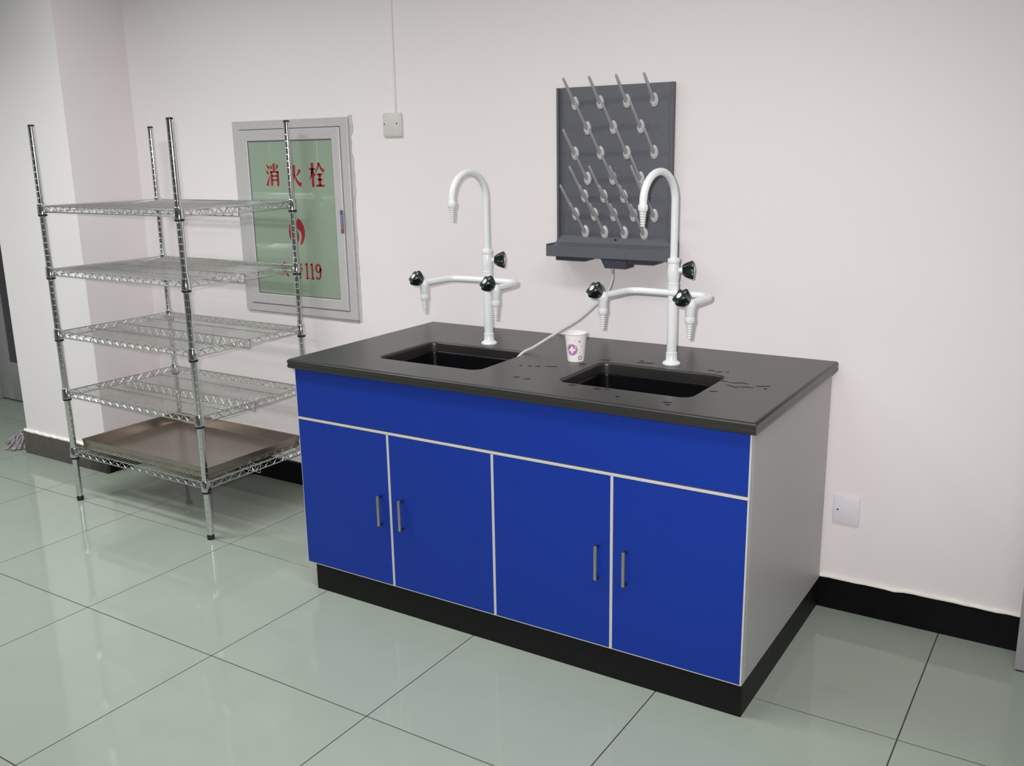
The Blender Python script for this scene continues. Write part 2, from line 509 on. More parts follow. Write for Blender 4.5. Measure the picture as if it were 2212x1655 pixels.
sink_labels = ['black recessed sink basin that the grey hose drains into', 'black recessed sink basin in front of the cup, nearer the grey cabinet side']
for (sx0, sx1, sy0, sy1), lab in zip(SINKS, sink_labels):
    cx, cy = (sx0 + sx1) / 2, (sy0 + sy1) / 2
    t = thing('sink', lab, 'sink', (cx, cy, CT), group='black worktop sinks')
    hx, hy = (sx1 - sx0) / 2, (sy1 - sy0) / 2
    def rg(o, z, r=0.03):
        return rrect(-hx + o, hx - o, -hy + o, hy - o, max(0.006, r), z)
    rings = [rg(-0.02, -0.0005, 0.05), rg(0.0035, -0.0005, 0.028), rg(0.0055, -0.003, 0.026), rg(0.0060, -0.008, 0.026), rg(0.012, -0.15, 0.030), rg(0.018, -0.185, 0.034),
             rg(0.035, -0.203, 0.04), rg(0.09, -0.208, 0.03)]
    outer = [rg(0.09, -0.214, 0.03), rg(0.033, -0.210, 0.04), rg(0.010, -0.19, 0.034), rg(0.004, -0.15, 0.03), rg(-0.002, -0.008, 0.032), rg(-0.02, -0.005, 0.05)]
    MB().loops(rings + outer + [rings[0]], cap0=False, cap1=False).add([], []).build('basin', 'sink', t, ang=50)
    MB().loops([rg(0.089, -0.2079, 0.03), rg(0.089, -0.2135, 0.03)]).build('basin_floor', 'sink', t)
    MB().lathe([(0.040, -0.2075), (0.040, -0.2055), (0.036, -0.2045), (0.022, -0.2055), (0.020, -0.2065)], 24).build('drain', 'steel', t)

# ------------------------------------------------------------------ laboratory taps
def make_tap(name, label, loc, arm_rot, neck_off):
    t = thing(name, label, 'tap', loc, 0, 'white laboratory taps on the worktop')
    # column with base flange and collars
    col = MB().lathe([(0.0265, 0.0), (0.0270, 0.003), (0.0245, 0.0075), (0.0185, 0.011), (0.0172, 0.013), (0.0168, 0.033), (0.0172, 0.0335), (0.0172, 0.036),
                      (0.0150, 0.0375), (0.0148, 0.193), (0.0160, 0.194), (0.0160, 0.241), (0.0168, 0.242), (0.0168, 0.246), (0.0150, 0.247)], 28)
    col.build('column', 'white', t)
    MB().lathe([(0.0150, 0.2472), (0.0152, 0.252), (0.0172, 0.262), (0.0182, 0.275), (0.0176, 0.289), (0.0162, 0.300), (0.0160, 0.304),
                (0.0178, 0.306), (0.0182, 0.310), (0.0182, 0.315), (0.0165, 0.319), (0.0120, 0.320)], 28).build('valve_body', 'white', t)
    # goose neck
    dr_ = Vector((-math.sin(neck_off), -math.cos(neck_off), 0))
    R_ = 0.083
    zc = 0.487
    pts = [Vector((0, 0, 0.31)), Vector((0, 0, 0.36)), Vector((0, 0, 0.42)), Vector((0, 0, zc))]
    for k in range(1, 19):
        a = PI * k / 18
        pts.append(dr_ * (R_ - R_ * math.cos(a)) + Vector((0, 0, zc + R_ * math.sin(a))))
    pts.append(dr_ * (2 * R_) + Vector((0, 0, zc - 0.010)))
    neck = MB().tube(pts, 0.0108, 18).build('goose_neck', 'white', t)
    def nozzle(parent, px, py, ztop, zl=0.041, coupl=0.020):
        m = Matrix.Translation((px, py, 0))
        c = MB().lathe([(0.0100, ztop), (0.0136, ztop - 0.001), (0.0140, ztop - 0.006), (0.0136, ztop - coupl * 0.72), (0.0105, ztop - coupl)], 20, m)
        c.build('coupling', 'white', parent)
        prof = [(0.0104, ztop - coupl)]
        z = ztop - coupl
        r0 = 0.0106
        steps = 6
        for k in range(steps):
            zz = z - zl * (k + 1) / steps
            r1 = r0 - (0.0042) * (k + 1) / steps
            prof += [(r1 - 0.0008, z - zl * k / steps - 0.001), (r1 + 0.0004, zz + 0.001)]
        prof += [(0.0046, z - zl)]
        MB().lathe(prof, 16, m).build('hose_nozzle', 'nozzle', parent)
    e = dr_ * (2 * R_)
    nozzle(t, e.x, e.y, zc - 0.004)
    # knob builder: fluted five-lobed knob on a stem
    def knob(parent, origin, d, stem=0.016, size=1.0):
        mt = axis_mtx(origin, d)
        MB().lathe([(0.0085, -0.006), (0.0085, stem + 0.002)], 16, mt).build('stem', 'white', parent)
        rings = []
        for z, base, flute in ((stem, 0.014, 0.02), (stem + 0.003, 0.0165, 0.08), (stem + 0.012, 0.0200, 0.14), (stem + 0.027, 0.0240, 0.19), (stem + 0.031, 0.0235, 0.19), (stem + 0.034, 0.0185, 0.14)):
            rg_ = []
            for k in range(40):
                a = 2 * PI * k / 40
                r = base * size * (1 + flute * math.cos(5 * a + 0.6))
                rg_.append(mt @ Vector((r * math.cos(a), r * math.sin(a), z * 1.0)))
            rings.append(rg_)
        k_ = MB().loops(rings).build('knob', 'knob', parent, ang=40)
        MB().lathe([(0.0085, stem + 0.0335), (0.0085, stem + 0.0352), (0.007, stem + 0.0358)], 18, mt).build('knob_label', 'knobdot', k_)
        MB().lathe([(0.003, stem + 0.0356), (0.003, stem + 0.0361)], 10, mt).build('knob_mark', 'green', k_)
    knob(t, (0.010, 0.003, 0.283), (0.93, 0.35, 0.04), stem=0.016)
    # U-shaped arm with two valves
    az = 0.2165
    w, fwd, cr = 0.138, 0.150, 0.040
    path = []
    path.append((-w - 0.004, -fwd))
    path.append((-w - 0.002, -fwd * 0.7))
    path.append((-w, -cr - 0.012))
    for k in range(1, 8):
        a = PI - (PI / 2) * k / 8
        path.append((-w + cr + cr * math.cos(a), -0.012 - cr + cr * math.sin(a)))
    path += [(-w + cr, -0.012), (-0.05, -0.009), (0, -0.008), (0.05, -0.009), (w - cr, -0.012)]
    for k in range(1, 8):
        a = PI / 2 - (PI / 2) * k / 8
        path.append((w - cr + cr * math.cos(a), -0.012 - cr + cr * math.sin(a)))
    path += [(w, -cr - 0.012), (w + 0.002, -fwd * 0.7), (w + 0.004, -fwd)]
    cR, sR = math.cos(arm_rot), math.sin(arm_rot)
    rot = lambda x, y: (cR * x - sR * y, sR * x + cR * y)
    MB().tube([(*rot(x, y), az) for x, y in path], 0.0108, 18).build('outlet_arm', 'white', t)
    for sx in (-1, 1):
        ex, ey = rot(sx * (w + 0.004), -fwd - 0.012)
        m = Matrix.Translation((ex, ey, 0))
        ob = MB().lathe([(0.004, az + 0.014), (0.012, az + 0.011), (0.0155, az + 0.003), (0.0155, az - 0.008), (0.0132, az - 0.016), (0.0128, az - 0.036), (0.0122, az - 0.037)], 22, m).build('outlet_valve', 'white', t)
        nozzle(ob, ex, ey, az - 0.0355)
        kd = rot(-0.34, -0.72)
        knob(ob, (ex, ey, az - 0.002), (kd[0], kd[1], 0.60), stem=0.013, size=0.98)
    return t

make_tap('laboratory_tap', 'white goose neck laboratory tap standing behind the sink with the grey hose', (0.030, -0.259, WT), math.radians(-1.1), math.radians(6))
make_tap('laboratory_tap', 'white goose neck laboratory tap standing in front of the grey peg board', (0.695, -0.264, WT), math.radians(-5.8), math.radians(9))

# ------------------------------------------------------------------ drying peg board
BX0, BX1, BZ0, BZ1 = 0.163, 0.580, 1.085, 1.634
pb = thing('drying_peg_board', 'grey plastic drying board with rows of pale pegs on the wall', 'peg board', (0, 0, 0))
panel = MB()
panel.box(BX0, BX1, -0.012, -0.0005, BZ0 + 0.01, BZ1, 0.003)
panel.build('back_panel', 'peg_board', pb)
MB().box(BX0, BX0 + 0.008, -0.026, -0.011, BZ0 + 0.01, BZ1 - 0.0005, 0.003).build('rim', 'peg_board', pb)
MB().box(BX1 - 0.008, BX1, -0.026, -0.011, BZ0 + 0.01, BZ1 - 0.0005, 0.003).build('rim', 'peg_board', pb)
# drip trough: floor, front lip, ends and sloping back
tr = MB()
sec = [(-0.0120, 1.150), (-0.034, 1.128), (-0.090, 1.118), (-0.0935, 1.1225), (-0.1000, 1.1220), (-0.1000, 1.0870), (-0.0120, 1.0870)]
TX0, TX1 = 0.1640, 0.604
tr.prism(sec, lambda u, v, w: (TX0 + w, u, v), TX1 - TX0)
tr.box(TX0 - 0.0006, TX0 + 0.006, -0.1005, -0.0121, 1.0862, 1.1275, 0.0012, 1)
tr.box(TX1 - 0.006, TX1 + 0.0006, -0.1005, -0.0121, 1.0862, 1.1275, 0.0012, 1)
tr.build('drip_trough', 'peg_board', pb, ang=25)
MB().lathe([(0.0035, 0.0), (0.0035, 0.004)], 12, axis_mtx((0.3850, -0.022, 1.1395), (0, -0.7, 0.75))).build('drain_hole', 'black', pb)
MB().prism([(0.196, 1.0868), (0.318, 1.0868), (0.312, 1.0765), (0.306, 1.0735), (0.196, 1.0735)], lambda u, v, w: (u, -0.090 + w, v), 0.06).build('bracket', 'peg_under', pb, smooth=False)
MB().prism([(0.455, 1.0868), (0.572, 1.0868), (0.560, 1.0745), (0.552, 1.0720), (0.455, 1.0720)], lambda u, v, w: (u, -0.090 + w, v), 0.06).build('bracket', 'peg_under', pb, smooth=False)
db = MB().prism([(0.366, 1.0868), (0.458, 1.0868), (0.457, 1.056), (0.382, 1.056)], lambda u, v, w: (u, -0.094 + w, v), 0.064).build('drain_box', 'peg_under', pb, smooth=False)
for sxx in (0.392, 0.434):
    MB().lathe([(0.0032, 0), (0.0030, 0.0012), (0.001, 0.0018)], 10, axis_mtx((sxx, -0.0939, 1.077), (0, -1, 0))).build('screw', 'chrome', db)

def peg_meshes(L):
    d = Vector((0, -1, 1)).normalized()
    b = MB()
    st = Vector((0, -0.004, 0.0))
    b.tube([st, st + d * (L * 0.08), st + d * (L * 0.3), st + d * (L * 0.7), st + d * (L * 0.975), st + d * L], [0.0072, 0.0066, 0.0056, 0.0046, 0.0040, 0.0022], 12)
    me = b.mesh('peg')
    me.materials.append(M['peg'])
    fl_ = MB()
    rings = []
    for y, sc in ((0.0, 1.0), (-0.003, 1.0), (-0.0055, 0.86), (-0.010, 0.55)):
        rg_ = []
        for k in range(24):
            a = 2 * PI * k / 24
            cx_, cz_ = math.cos(a), math.sin(a)
            wx = 0.0140 * (1 - 0.22 * max(0, cz_))
            rg_.append((wx * cx_ * sc, y, 0.0035 + 0.0220 * cz_ * sc))
        rings.append(rg_)
    fl_.loops(rings)
    mf = fl_.mesh('peg_flange')
    mf.materials.append(M['flange'])
    return me, mf
big, small = peg_meshes(0.113), peg_meshes(0.146)
rows = [(1.579, [0.229, 0.322, 0.417, 0.512], big), (1.499, [0.275, 0.370, 0.467], big), (1.419, [0.229, 0.324, 0.419, 0.515], big), (1.337, [0.276, 0.370, 0.469], big),
        (1.279, [0.265, 0.337, 0.410, 0.484], small), (1.219, [0.231, 0.302, 0.374, 0.446, 0.519], small), (1.161, [0.268, 0.340, 0.413, 0.484], small)]
for z, xs, (pm, fm) in rows:
    for x in xs:
        p_ = link('peg', pm, pb, (x, -0.0122, z))
        link('peg_flange', fm, p_)

# hose from the trough to the sink
hp = [(0.3950, -0.060, 1.062), (0.3955, -0.062, 1.045), (0.406, -0.087, 1.016), (0.405, -0.125, 0.976), (0.382, -0.163, 0.941), (0.343, -0.200, 0.898), (0.303, -0.237, 0.868), (0.264, -0.275, 0.838),
      (0.236, -0.312, 0.8150), (0.219, -0.335, 0.8050), (0.204, -0.352, 0.787), (0.196, -0.362, 0.760), (0.193, -0.366, 0.735)]
def smooth_path(P, sub=6):
    P = [Vector(p) for p in P]
    out = []
    for i in range(len(P) - 1):
        p0, p1, p2, p3 = P[max(i - 1, 0)], P[i], P[i + 1], P[min(i + 2, len(P) - 1)]
        for k in range(sub):
            s = k / sub
            out.append(0.5 * ((2 * p1) + (p2 - p0) * s + (2 * p0 - 5 * p1 + 4 * p2 - p3) * s * s + (-p0 + 3 * p1 - 3 * p2 + p3) * s ** 3))
    out.append(P[-1])
    return out
hs_ = MB().tube(smooth_path(hp), 0.0048, 12).build('drain_hose', 'hose')
tag(hs_, 'thin grey drain hose hanging from the peg board into the sink', 'hose')

# ------------------------------------------------------------------ paper cup
CUP = (0.416, -0.353, WT)
cup = thing('paper_cup', 'white paper cup with pink flower print standing on the worktop', 'cup', CUP, math.radians(25))
H_, r0, r1 = 0.0865, 0.0255, 0.0345
MB().lathe([(r0 - 0.001, 0.0), (r0, 0.0), (r0 + (r1 - r0) * 0.5, H_ / 2), (r1, H_), (r1 - 0.0006, H_), (r0 - 0.0006, 0.006), (0.001, 0.006)], 40, cap=False).build('cup_body', 'paper', cup)
MB().tube([(r1 * math.cos(2 * PI * k / 40), r1 * math.sin(2 * PI * k / 40), H_) for k in range(40)], 0.0016, 8, closed=True).build('rim', 'paper', cup)
def on_cup(u, v, w):
    """u along the circumference, v height, w out of the surface"""
    r = r0 + (r1 - r0) * v / H_ + 0.00025 + w
    a = -PI / 2 + u / 0.030
    return (r * math.cos(a), r * math.sin(a), v)
def flower(cu, cv, R, star, matn, seg=28):
    ring = MB()
    inner = R * 0.42
    vs, fs = [], []
    for k in range(seg):
        a = 2 * PI * k / seg
        ro = R * (1 + 0.05 * math.cos(9 * a))
        ri = inner * (1 + (0.55 if star else 0.1) * abs(math.cos(2 * a)) ** 3)
        vs += [on_cup(cu + ro * math.cos(a), cv + ro * math.sin(a), 0), on_cup(cu + ri * math.cos(a), cv + ri * math.sin(a), 0)]
    for k in range(seg):
        j = (k + 1) % seg
        fs.append((2 * k, 2 * j, 2 * j + 1, 2 * k + 1))
    o = ring.add(vs, fs).build('printed_flower', matn, cup, fix=False)
    if star:
        for k in range(4):
            a = PI / 4 + PI / 2 * k
            pv = [on_cup(cu + q * math.cos(a + da), cv + q * math.sin(a + da), 0.0001) for q, da in ((R * 0.30, 0.0), (R * 0.62, 0.22), (R * 0.62, -0.22))]
            MB().add(pv, [(0, 1, 2)]).build('petal', 'violet', o, fix=False)
flower(-0.0105, 0.0385, 0.0180, True, 'pink')
flower(0.0170, 0.0125, 0.0075, True, 'pink')
flower(0.0125, 0.0645, 0.0036, False, 'pink')
flower(-0.0010, 0.0690, 0.0012, False, 'violet', 10)
flower(0.0190, 0.0510, 0.0014, False, 'violet', 10)
flower(0.0150, 0.0300, 0.0014, False, 'violet', 10)

# water left on the worktop
wm = MB()
def blob(x, y, a, b, ang):
    n = 14
    ca, sa = math.cos(ang), math.sin(ang)
    ring, mid = [], []
    for k in range(n):
        t_ = 2 * PI * k / n
        j = 1 + random.uniform(-0.3, 0.3)
        u, v = a * math.cos(t_) * j, b * math.sin(t_) * j
        ring.append((x + ca * u - sa * v, y + sa * u + ca * v, WT + 0.0001))
        mid.append((x + 0.75 * (ca * u - sa * v), y + 0.75 * (sa * u + ca * v), WT + 0.0008))
    wm.loops([ring, mid], cap0=False)
for q in [(0.303, -0.494, .006, .004, .3), (0.331, -0.487, .007, .003, .1), (0.356, -0.480, .011, .004, .2), (0.392, -0.464, .020, .0035, .3), (0.372, -0.629, .009, .004, .5), (0.413, -0.634, .012, .003, .3),
          (0.493, -0.306, .018, .004, .1), (0.599, -0.268, .007, .006, .8), (0.626, -0.284, .028, .0045, .35), (0.833, -0.288, .013, .004, .2), (0.859, -0.293, .012, .005, .9), (0.880, -0.287, .005, .004, 0),
          (0.905, -0.395, .020, .004, -.3), (0.946, -0.402, .020, .0035, .3), (0.968, -0.395, .016, .003, -.4), (0.950, -0.445, .022, .003, -.5), (0.987, -0.436, .024, .0028, .2), (1.022, -0.405, .018, .0028, .5),
          (0.925, -0.520, .012, .005, .4), (0.640, -0.642, .012, .005, .2), (0.665, -0.634, .008, .004, .9), (0.725, -0.690, .006, .005, .2), (0.864, -0.684, .012, .005, .4), (0.872, -0.705, .008, .004, .1),
          (0.560, -0.637, .012, .004, .2), (1.037, -0.430, .005, .004, 0), (0.46, -0.39, .012, .006, .6)]:
    blob(*q)
wo = wm.build('water_splashes', 'water', ang=60)
wo['kind'] = 'stuff'
tag(wo, 'small dark water splashes scattered over the black worktop', 'water')

# ------------------------------------------------------------------ wire shelving rack
RX0, RX1, RY0, RY1 = -1.868, -1.0274, -0.633, -0.0834
rack = thing('wire_rack', 'chrome wire shelving rack with five open shelves beside the pillar', 'shelving rack', ((RX0 + RX1) / 2, (RY0 + RY1) / 2, 0), math.radians(-0.4))
hw, hd_ = (RX1 - RX0) / 2, (RY1 - RY0) / 2
prof = [(0.0125, 0.020)]
z = 0.040
PH = 1.560
while z < PH - 0.03:
    prof += [(0.0125, z - 0.0016), (0.0121, z - 0.0007), (0.0121, z + 0.0007), (0.0125, z + 0.0016)]
    z += 0.0254
prof += [(0.0125, PH)]
pm_ = MB().lathe(prof, 30).mesh('post', ang=15)
pm_.materials.append(M['chrome'])
fm_ = MB().lathe([(0.0125, 0.0), (0.0140, 0.002), (0.0140, 0.018), (0.0128, 0.0205)], 18).mesh('levelling_foot')
fm_.materials.append(M['black'])
cm_ = MB().lathe([(0.0128, PH), (0.0128, PH + 0.004), (0.010, PH + 0.007), (0.004, PH + 0.0075)], 18).mesh('post_cap')
cm_.materials.append(M['black'])
for sx in (-1, 1):
    for sy in (-1, 1):
        po = link('post', pm_, rack, (sx * hw, sy * hd_, 0))
        link('levelling_foot', fm_, po)
        link('post_cap', cm_, po)

def make_shelf():
    zt, zb = 0.036, 0.013
    rw = 0.0030
    ix, iy = hw - 0.019, hd_ - 0.019
    fr = MB()
    for sy in (-1, 1):
        for z_ in (zt, zb):
            fr.tube([(-ix, sy * hd_, z_), (ix, sy * hd_, z_)], rw, 8)
    for sx in (-1, 1):
        for z_ in (zt, zb):
            fr.tube([(sx * hw, -iy, z_), (sx * hw, iy, z_)], rw, 8)
    def zig(a, b, n, z0, z1, r=0.0017):
        a, b = Vector(a), Vector(b)
        pts = [a.lerp(b, k / n) + Vector((0, 0, z1 if k % 2 else z0)) for k in range(n + 1)]
        for p, q in zip(pts, pts[1:]):
            fr.tube([p, q], r, 6)
    for sy in (-1, 1):
        zig((-ix, sy * (hd_ - 0.002), 0), (ix, sy * (hd_ - 0.002), 0), 34, zb, zt - 0.002)
    for sx in (-1, 1):
        zig((sx * (hw - 0.002), -iy, 0), (sx * (hw - 0.002), iy, 0), 22, zb, zt - 0.002)
    sh = fr.build('shelf', 'wire', rack)
    # corner sleeves and lock rings
    for sx in (-1, 1):
        for sy in (-1, 1):
            m = Matrix.Translation((sx * hw, sy * hd_, 0))
            MB().lathe([(0.0165, 0.004), (0.0180, 0.006), (0.0165, 0.044), (0.0150, 0.047), (0.0132, 0.047)], 22, m).build('corner_sleeve', 'chrome', sh)
            MB().lathe([(0.0158, -0.004), (0.0172, -0.003), (0.0172, 0.004), (0.0160, 0.005)], 20, m).build('lock_ring', 'black', sh)
    # mat wires run front to back, too fine to tell apart singly
    mt = MB()
    n = 41
    for k in range(1, n):
        x = -hw + 2 * hw * k / n
        e = hd_ if abs(x) < ix else iy
        mt.tube([(x, -e, zt - 0.002), (x, e, zt - 0.002)], 0.00125, 6)
    mo = mt.build('wire_mat', 'wire', sh)
    mo['kind'] = 'stuff'
    # lengthwise support ribs, the middle one a truss
    for yy in (-hd_ * 0.5, hd_ * 0.5):
        MB().tube([(-hw, yy, zt - 0.0058), (hw, yy, zt - 0.0058)], 0.0022, 6).build('support_rib', 'wire', sh)
    tb = MB()
    tb.tube([(-hw, 0, zt - 0.0058), (hw, 0, zt - 0.0058)], 0.0024, 6)
    tb.tube([(-hw, 0, zt - 0.006), (-hw + 0.004, 0, -0.004), (hw - 0.004, 0, -0.004), (hw, 0, zt - 0.006)], 0.0024, 6)
    nz = 34
    pts = [Vector((-hw + 0.02 + (2 * hw - 0.04) * k / nz, 0, (-0.004 if k % 2 else zt - 0.006))) for k in range(nz + 1)]
    for p, q in zip(pts, pts[1:]):
        tb.tube([p, q], 0.0017, 6)
    tb.build('support_truss', 'wire', sh)
    return sh
sh0 = make_shelf()
SH = [1.215, 0.9613, 0.7037, 0.4493, 0.1905]
sh0.location.z = SH[0]
for zz in SH[1:]:
    c = copy_tree(sh0, rack)
    c.location = (0, 0, zz)

# shallow metal tray on the lowest shelf
TZ = 0.1905 + 0.0380
tx0, tx1, ty0, ty1 = -1.838, -1.052, -0.606, -0.112
tt = thing('metal_tray', 'shallow dull brown steel tray lying on the lowest rack shelf', 'tray', ((tx0 + tx1) / 2, (ty0 + ty1) / 2, TZ))
a_, b_ = (tx1 - tx0) / 2, (ty1 - ty0) / 2
def trect(o, z):
    return [(-a_ + o, -b_ + o, z), (a_ - o, -b_ + o, z), (a_ - o, b_ - o, z), (-a_ + o, b_ - o, z)]
TRH = 0.044
MB().loops([trect(0.004, 0.0), trect(0.0, TRH), trect(0.0012, TRH + 0.0005), trect(0.0025, TRH), trect(0.007, 0.0035), trect(0.010, 0.002)]).build('pan', 'tray', tt, ang=20)
wire_edge = MB()
for p, q in ((0, 1), (1, 2), (2, 3), (3, 0)):
    P = trect(-0.0008, TRH + 0.0005)
    wire_edge.tube([P[p], P[q]], 0.0016, 6)
wire_edge.build('folded_edge', 'tray', tt)

# ------------------------------------------------------------------ fire hydrant cabinet in the wall
fc = thing('fire_hydrant_box', 'wall hydrant box with aluminium frame, green glass and red lettering', 'hydrant box', (0, 0, 0))
FX0, FX1, FZ0, FZ1 = -1.422, -0.776, 0.775, 1.574
DX0, DX1, DZ0, DZ1 = -1.384, -0.815, 0.809, 1.539
GX0, GX1, GZ0, GZ1 = -1.334, -0.860, 0.855, 1.492
def frame(ox0, ox1, oz0, oz1, ix0, ix1, iz0, iz1, yb, yf, bev=0.002):
    mb = MB()
    def r(x0, x1, z0, z1, y):
        return [(x0, y, z0), (x1, y, z0), (x1, y, z1), (x0, y, z1)]
    rings = [r(ox0, ox1, oz0, oz1, yb), r(ox0, ox1, oz0, oz1, yf + bev), r(ox0 + bev, ox1 - bev, oz0 + bev, oz1 - bev, yf), r(ix0 - bev, ix1 + bev, iz0 - bev, iz1 + bev, yf), r(ix0, ix1, iz0, iz1, yf + bev), r(ix0, ix1, iz0, iz1, yb)]
    mb.loops(rings + [rings[0]], cap0=False, cap1=False)
    return mb
frame(FX0, FX1, FZ0, FZ1, DX0, DX1, DZ0, DZ1, -0.0005, -0.012).build('outer_frame', 'alu', fc, ang=20)
MB().box(DX0, DX1, -0.003, -0.0005, DZ0, DZ1).build('back_plate', 'latchdark', fc)
df = frame(DX0 + 0.0022, DX1 - 0.0022, DZ0 + 0.0022, DZ1 - 0.0022, GX0, GX1, GZ0, GZ1, -0.0031, -0.018, 0.003).build('door_frame', 'alu', fc, ang=20)
gp = MB().box(GX0 + 0.0005, GX1 - 0.0005, -0.0120, -0.0035, GZ0 + 0.0005, GZ1 - 0.0005).build('glass_pane', 'glass', fc, smooth=False)
# bead round the glass
frame(GX0 + 0.0004, GX1 - 0.0004, GZ0 + 0.0004, GZ1 - 0.0004, GX0 + 0.003, GX1 - 0.003, GZ0 + 0.003, GZ1 - 0.003, -0.0121, -0.0135, 0.0006).build('glazing_bead', 'latchdark', fc)
# latch
lt = MB().box(-0.8300, -0.8165, -0.0225, -0.0178, 1.127, 1.217, 0.001, 1).build('latch', 'latchdark', fc)
MB().box(-0.8290, -0.8175, -0.0245, -0.0223, 1.158, 1.200, 0.001, 1).build('latch_slide', 'latchblue', lt)
MB().box(-0.8290, -0.8175, -0.0242, -0.0223, 1.143, 1.157, 0.001, 1).build('latch_button', 'latchred', lt)
# ragged grey mortar smeared around the frame
mo = MB()
outer = []
for k in range(41):
    zz = FZ0 - 0.006 + (FZ1 + 0.012 - FZ0) * k / 40
    bulge = 0.016 - 0.008 * k / 40 + (0.010 if k > 36 else 0) + (0.006 if 24 < k < 33 else 0)
    outer.append((FX1 + bulge + random.uniform(-0.0025, 0.0025), zz))
mo.prism([(FX1 - 0.003, FZ0 - 0.006)] + outer + [(FX1 - 0.003, FZ1 + 0.006)], lambda u, v, w: (u, -w, v), 0.0022)
low = [(FX0 + (FX1 - FX0) * k / 30, FZ0 - 0.004 - 0.010 * k / 30 + random.uniform(-0.002, 0.002)) for k in range(31)]
mo.prism(low + [(FX1, FZ0 + 0.003), (FX0, FZ0 + 0.003)], lambda u, v, w: (u, -w, v), 0.0022)
mo.build('mortar_edge', 'mortar', fc, smooth=False)

# red lettering, brush-stroke outlines laid on the glass
def strokes_to_mesh(strokes, x0, x1, z0, z1, wscale=1.0):
    mb = MB()
    Wd, Hd = x1 - x0, z1 - z0
    T = lambda u, v, w: (x0 + u * Wd, -0.0121 - w, z0 + v * Hd)
    for st in strokes:
        pts, w0, w1 = st
        P = [Vector((p[0] * Wd, p[1] * Hd)) for p in pts]
        n = len(P)
        left, right = [], []
        for i in range(n):
            t_ = (P[min(i + 1, n - 1)] - P[max(i - 1, 0)]).normalized()
            nn = Vector((-t_.y, t_.x))
            w = (w0 + (w1 - w0) * i / (n - 1)) * Wd * 0.5 * wscale
            left.append(P[i] + nn * w)
            right.append(P[i] - nn * w)
        poly = [(p.x, p.y) for p in left + right[::-1]]
        mb.prism(poly, lambda u, v, w: (x0 + u, -0.0121 - w, z0 + v), 0.0003)
    return mb
V, Hh = 0.17, 0.085
G = {}
G['xiao'] = [([(.08, .95), (.20, .84), (.27, .78)], .05, .19), ([(.02, .70), (.14, .60), (.20, .55)], .05, .18), ([(.06, .02), (.14, .18), (.26, .46)], .19, .04),
             ([(.64, 1.0), (.64, .66)], V, V), ([(.38, .92), (.46, .76)], .07, .17), ([(.92, .94), (.80, .74)], .19, .06),
             ([(.42, .66), (.42, .02)], V, V * .9), ([(.36, .63), (.96, .63)], Hh, Hh), ([(.90, .66), (.90, .06), (.80, .03)], V, V * .8), ([(.44, .45), (.88, .45)], Hh, Hh), ([(.44, .27), (.88, .27)], Hh, Hh)]
G['huo'] = [([(.16, .74), (.20, .58), (.24, .46)], .06, .20), ([(.90, .78), (.80, .62), (.66, .48)], .20, .05), ([(.50, 1.0), (.50, .62), (.40, .30), (.20, .10), (.02, .02)], .18, .04), ([(.50, .56), (.62, .28), (.80, .10), (.97, .06)], .07, .24)]
G['shuan'] = [([(.0, .74), (.42, .74)], Hh, Hh), ([(.22, 1.0), (.22, 0)], V, V), ([(.21, .72), (.12, .48), (.0, .30)], .13, .04), ([(.26, .60), (.38, .46)], .05, .15),
              ([(.68, 1.0), (.58, .78), (.40, .58)], .14, .04), ([(.67, .98), (.80, .76), (1.0, .64)], .06, .19), ([(.50, .52), (.88, .52)], Hh, Hh), ([(.52, .30), (.86, .30)], Hh, Hh), ([(.42, .05), (.98, .05)], Hh * 1.2, Hh * 1.2), ([(.69, .53), (.69, .04)], V, V)]
h2 = 0.07
G['jing'] = [([(.03, .94), (.50, .94)], h2, h2), ([(.17, 1.0), (.17, .87)], .10, .10), ([(.36, 1.0), (.36, .87)], .10, .10), ([(.15, .87), (.05, .74)], .10, .04), ([(.12, .81), (.48, .81), (.46, .61), (.40, .60)], h2, .10),
             ([(.15, .73), (.15, .61)], .08, .08), ([(.15, .72), (.33, .72)], h2, h2), ([(.33, .73), (.33, .61)], .08, .08), ([(.15, .62), (.33, .62)], h2, h2),
             ([(.64, 1.0), (.53, .80)], .12, .04), ([(.58, .88), (.98, .88)], h2, h2), ([(.86, .88), (.76, .70), (.54, .57)], .12, .04), ([(.62, .82), (.78, .66), (.99, .58)], .05, .15),
             ([(.46, .57), (.55, .50)], .06, .12), ([(.05, .46), (.95, .46)], h2, h2), ([(.22, .37), (.78, .37)], h2, h2), ([(.22, .29), (.78, .29)], h2, h2),
             ([(.26, .21), (.26, .0)], .11, .11), ([(.26, .20), (.76, .20)], h2, h2), ([(.75, .21), (.75, .0)], .11, .11), ([(.26, .02), (.75, .02)], h2, h2)]
G['one'] = [([(.55, 1.0), (.55, .0)], .34, .34), ([(.15, .04), (.95, .04)], .14, .14), ([(.55, .95), (.20, .88)], .22, .10)]
nine = []
ell = [(.5 + .33 * math.cos(2 * PI * k / 16), .70 + .235 * math.sin(2 * PI * k / 16)) for k in range(17)]
G['nine'] = [([ell[i], ell[i + 1]], .25 if (i in (6, 7, 8, 9, 14, 15, 0, 1)) else .19, .25 if (i in (6, 7, 8, 9, 14, 15, 0, 1)) else .19) for i in range(16)] + [([(.83, .72), (.82, .40), (.68, .12), (.48, .06), (.22, .10)], .27, .16), ([(.17, .18), (.30, .08)], .24, .20)]
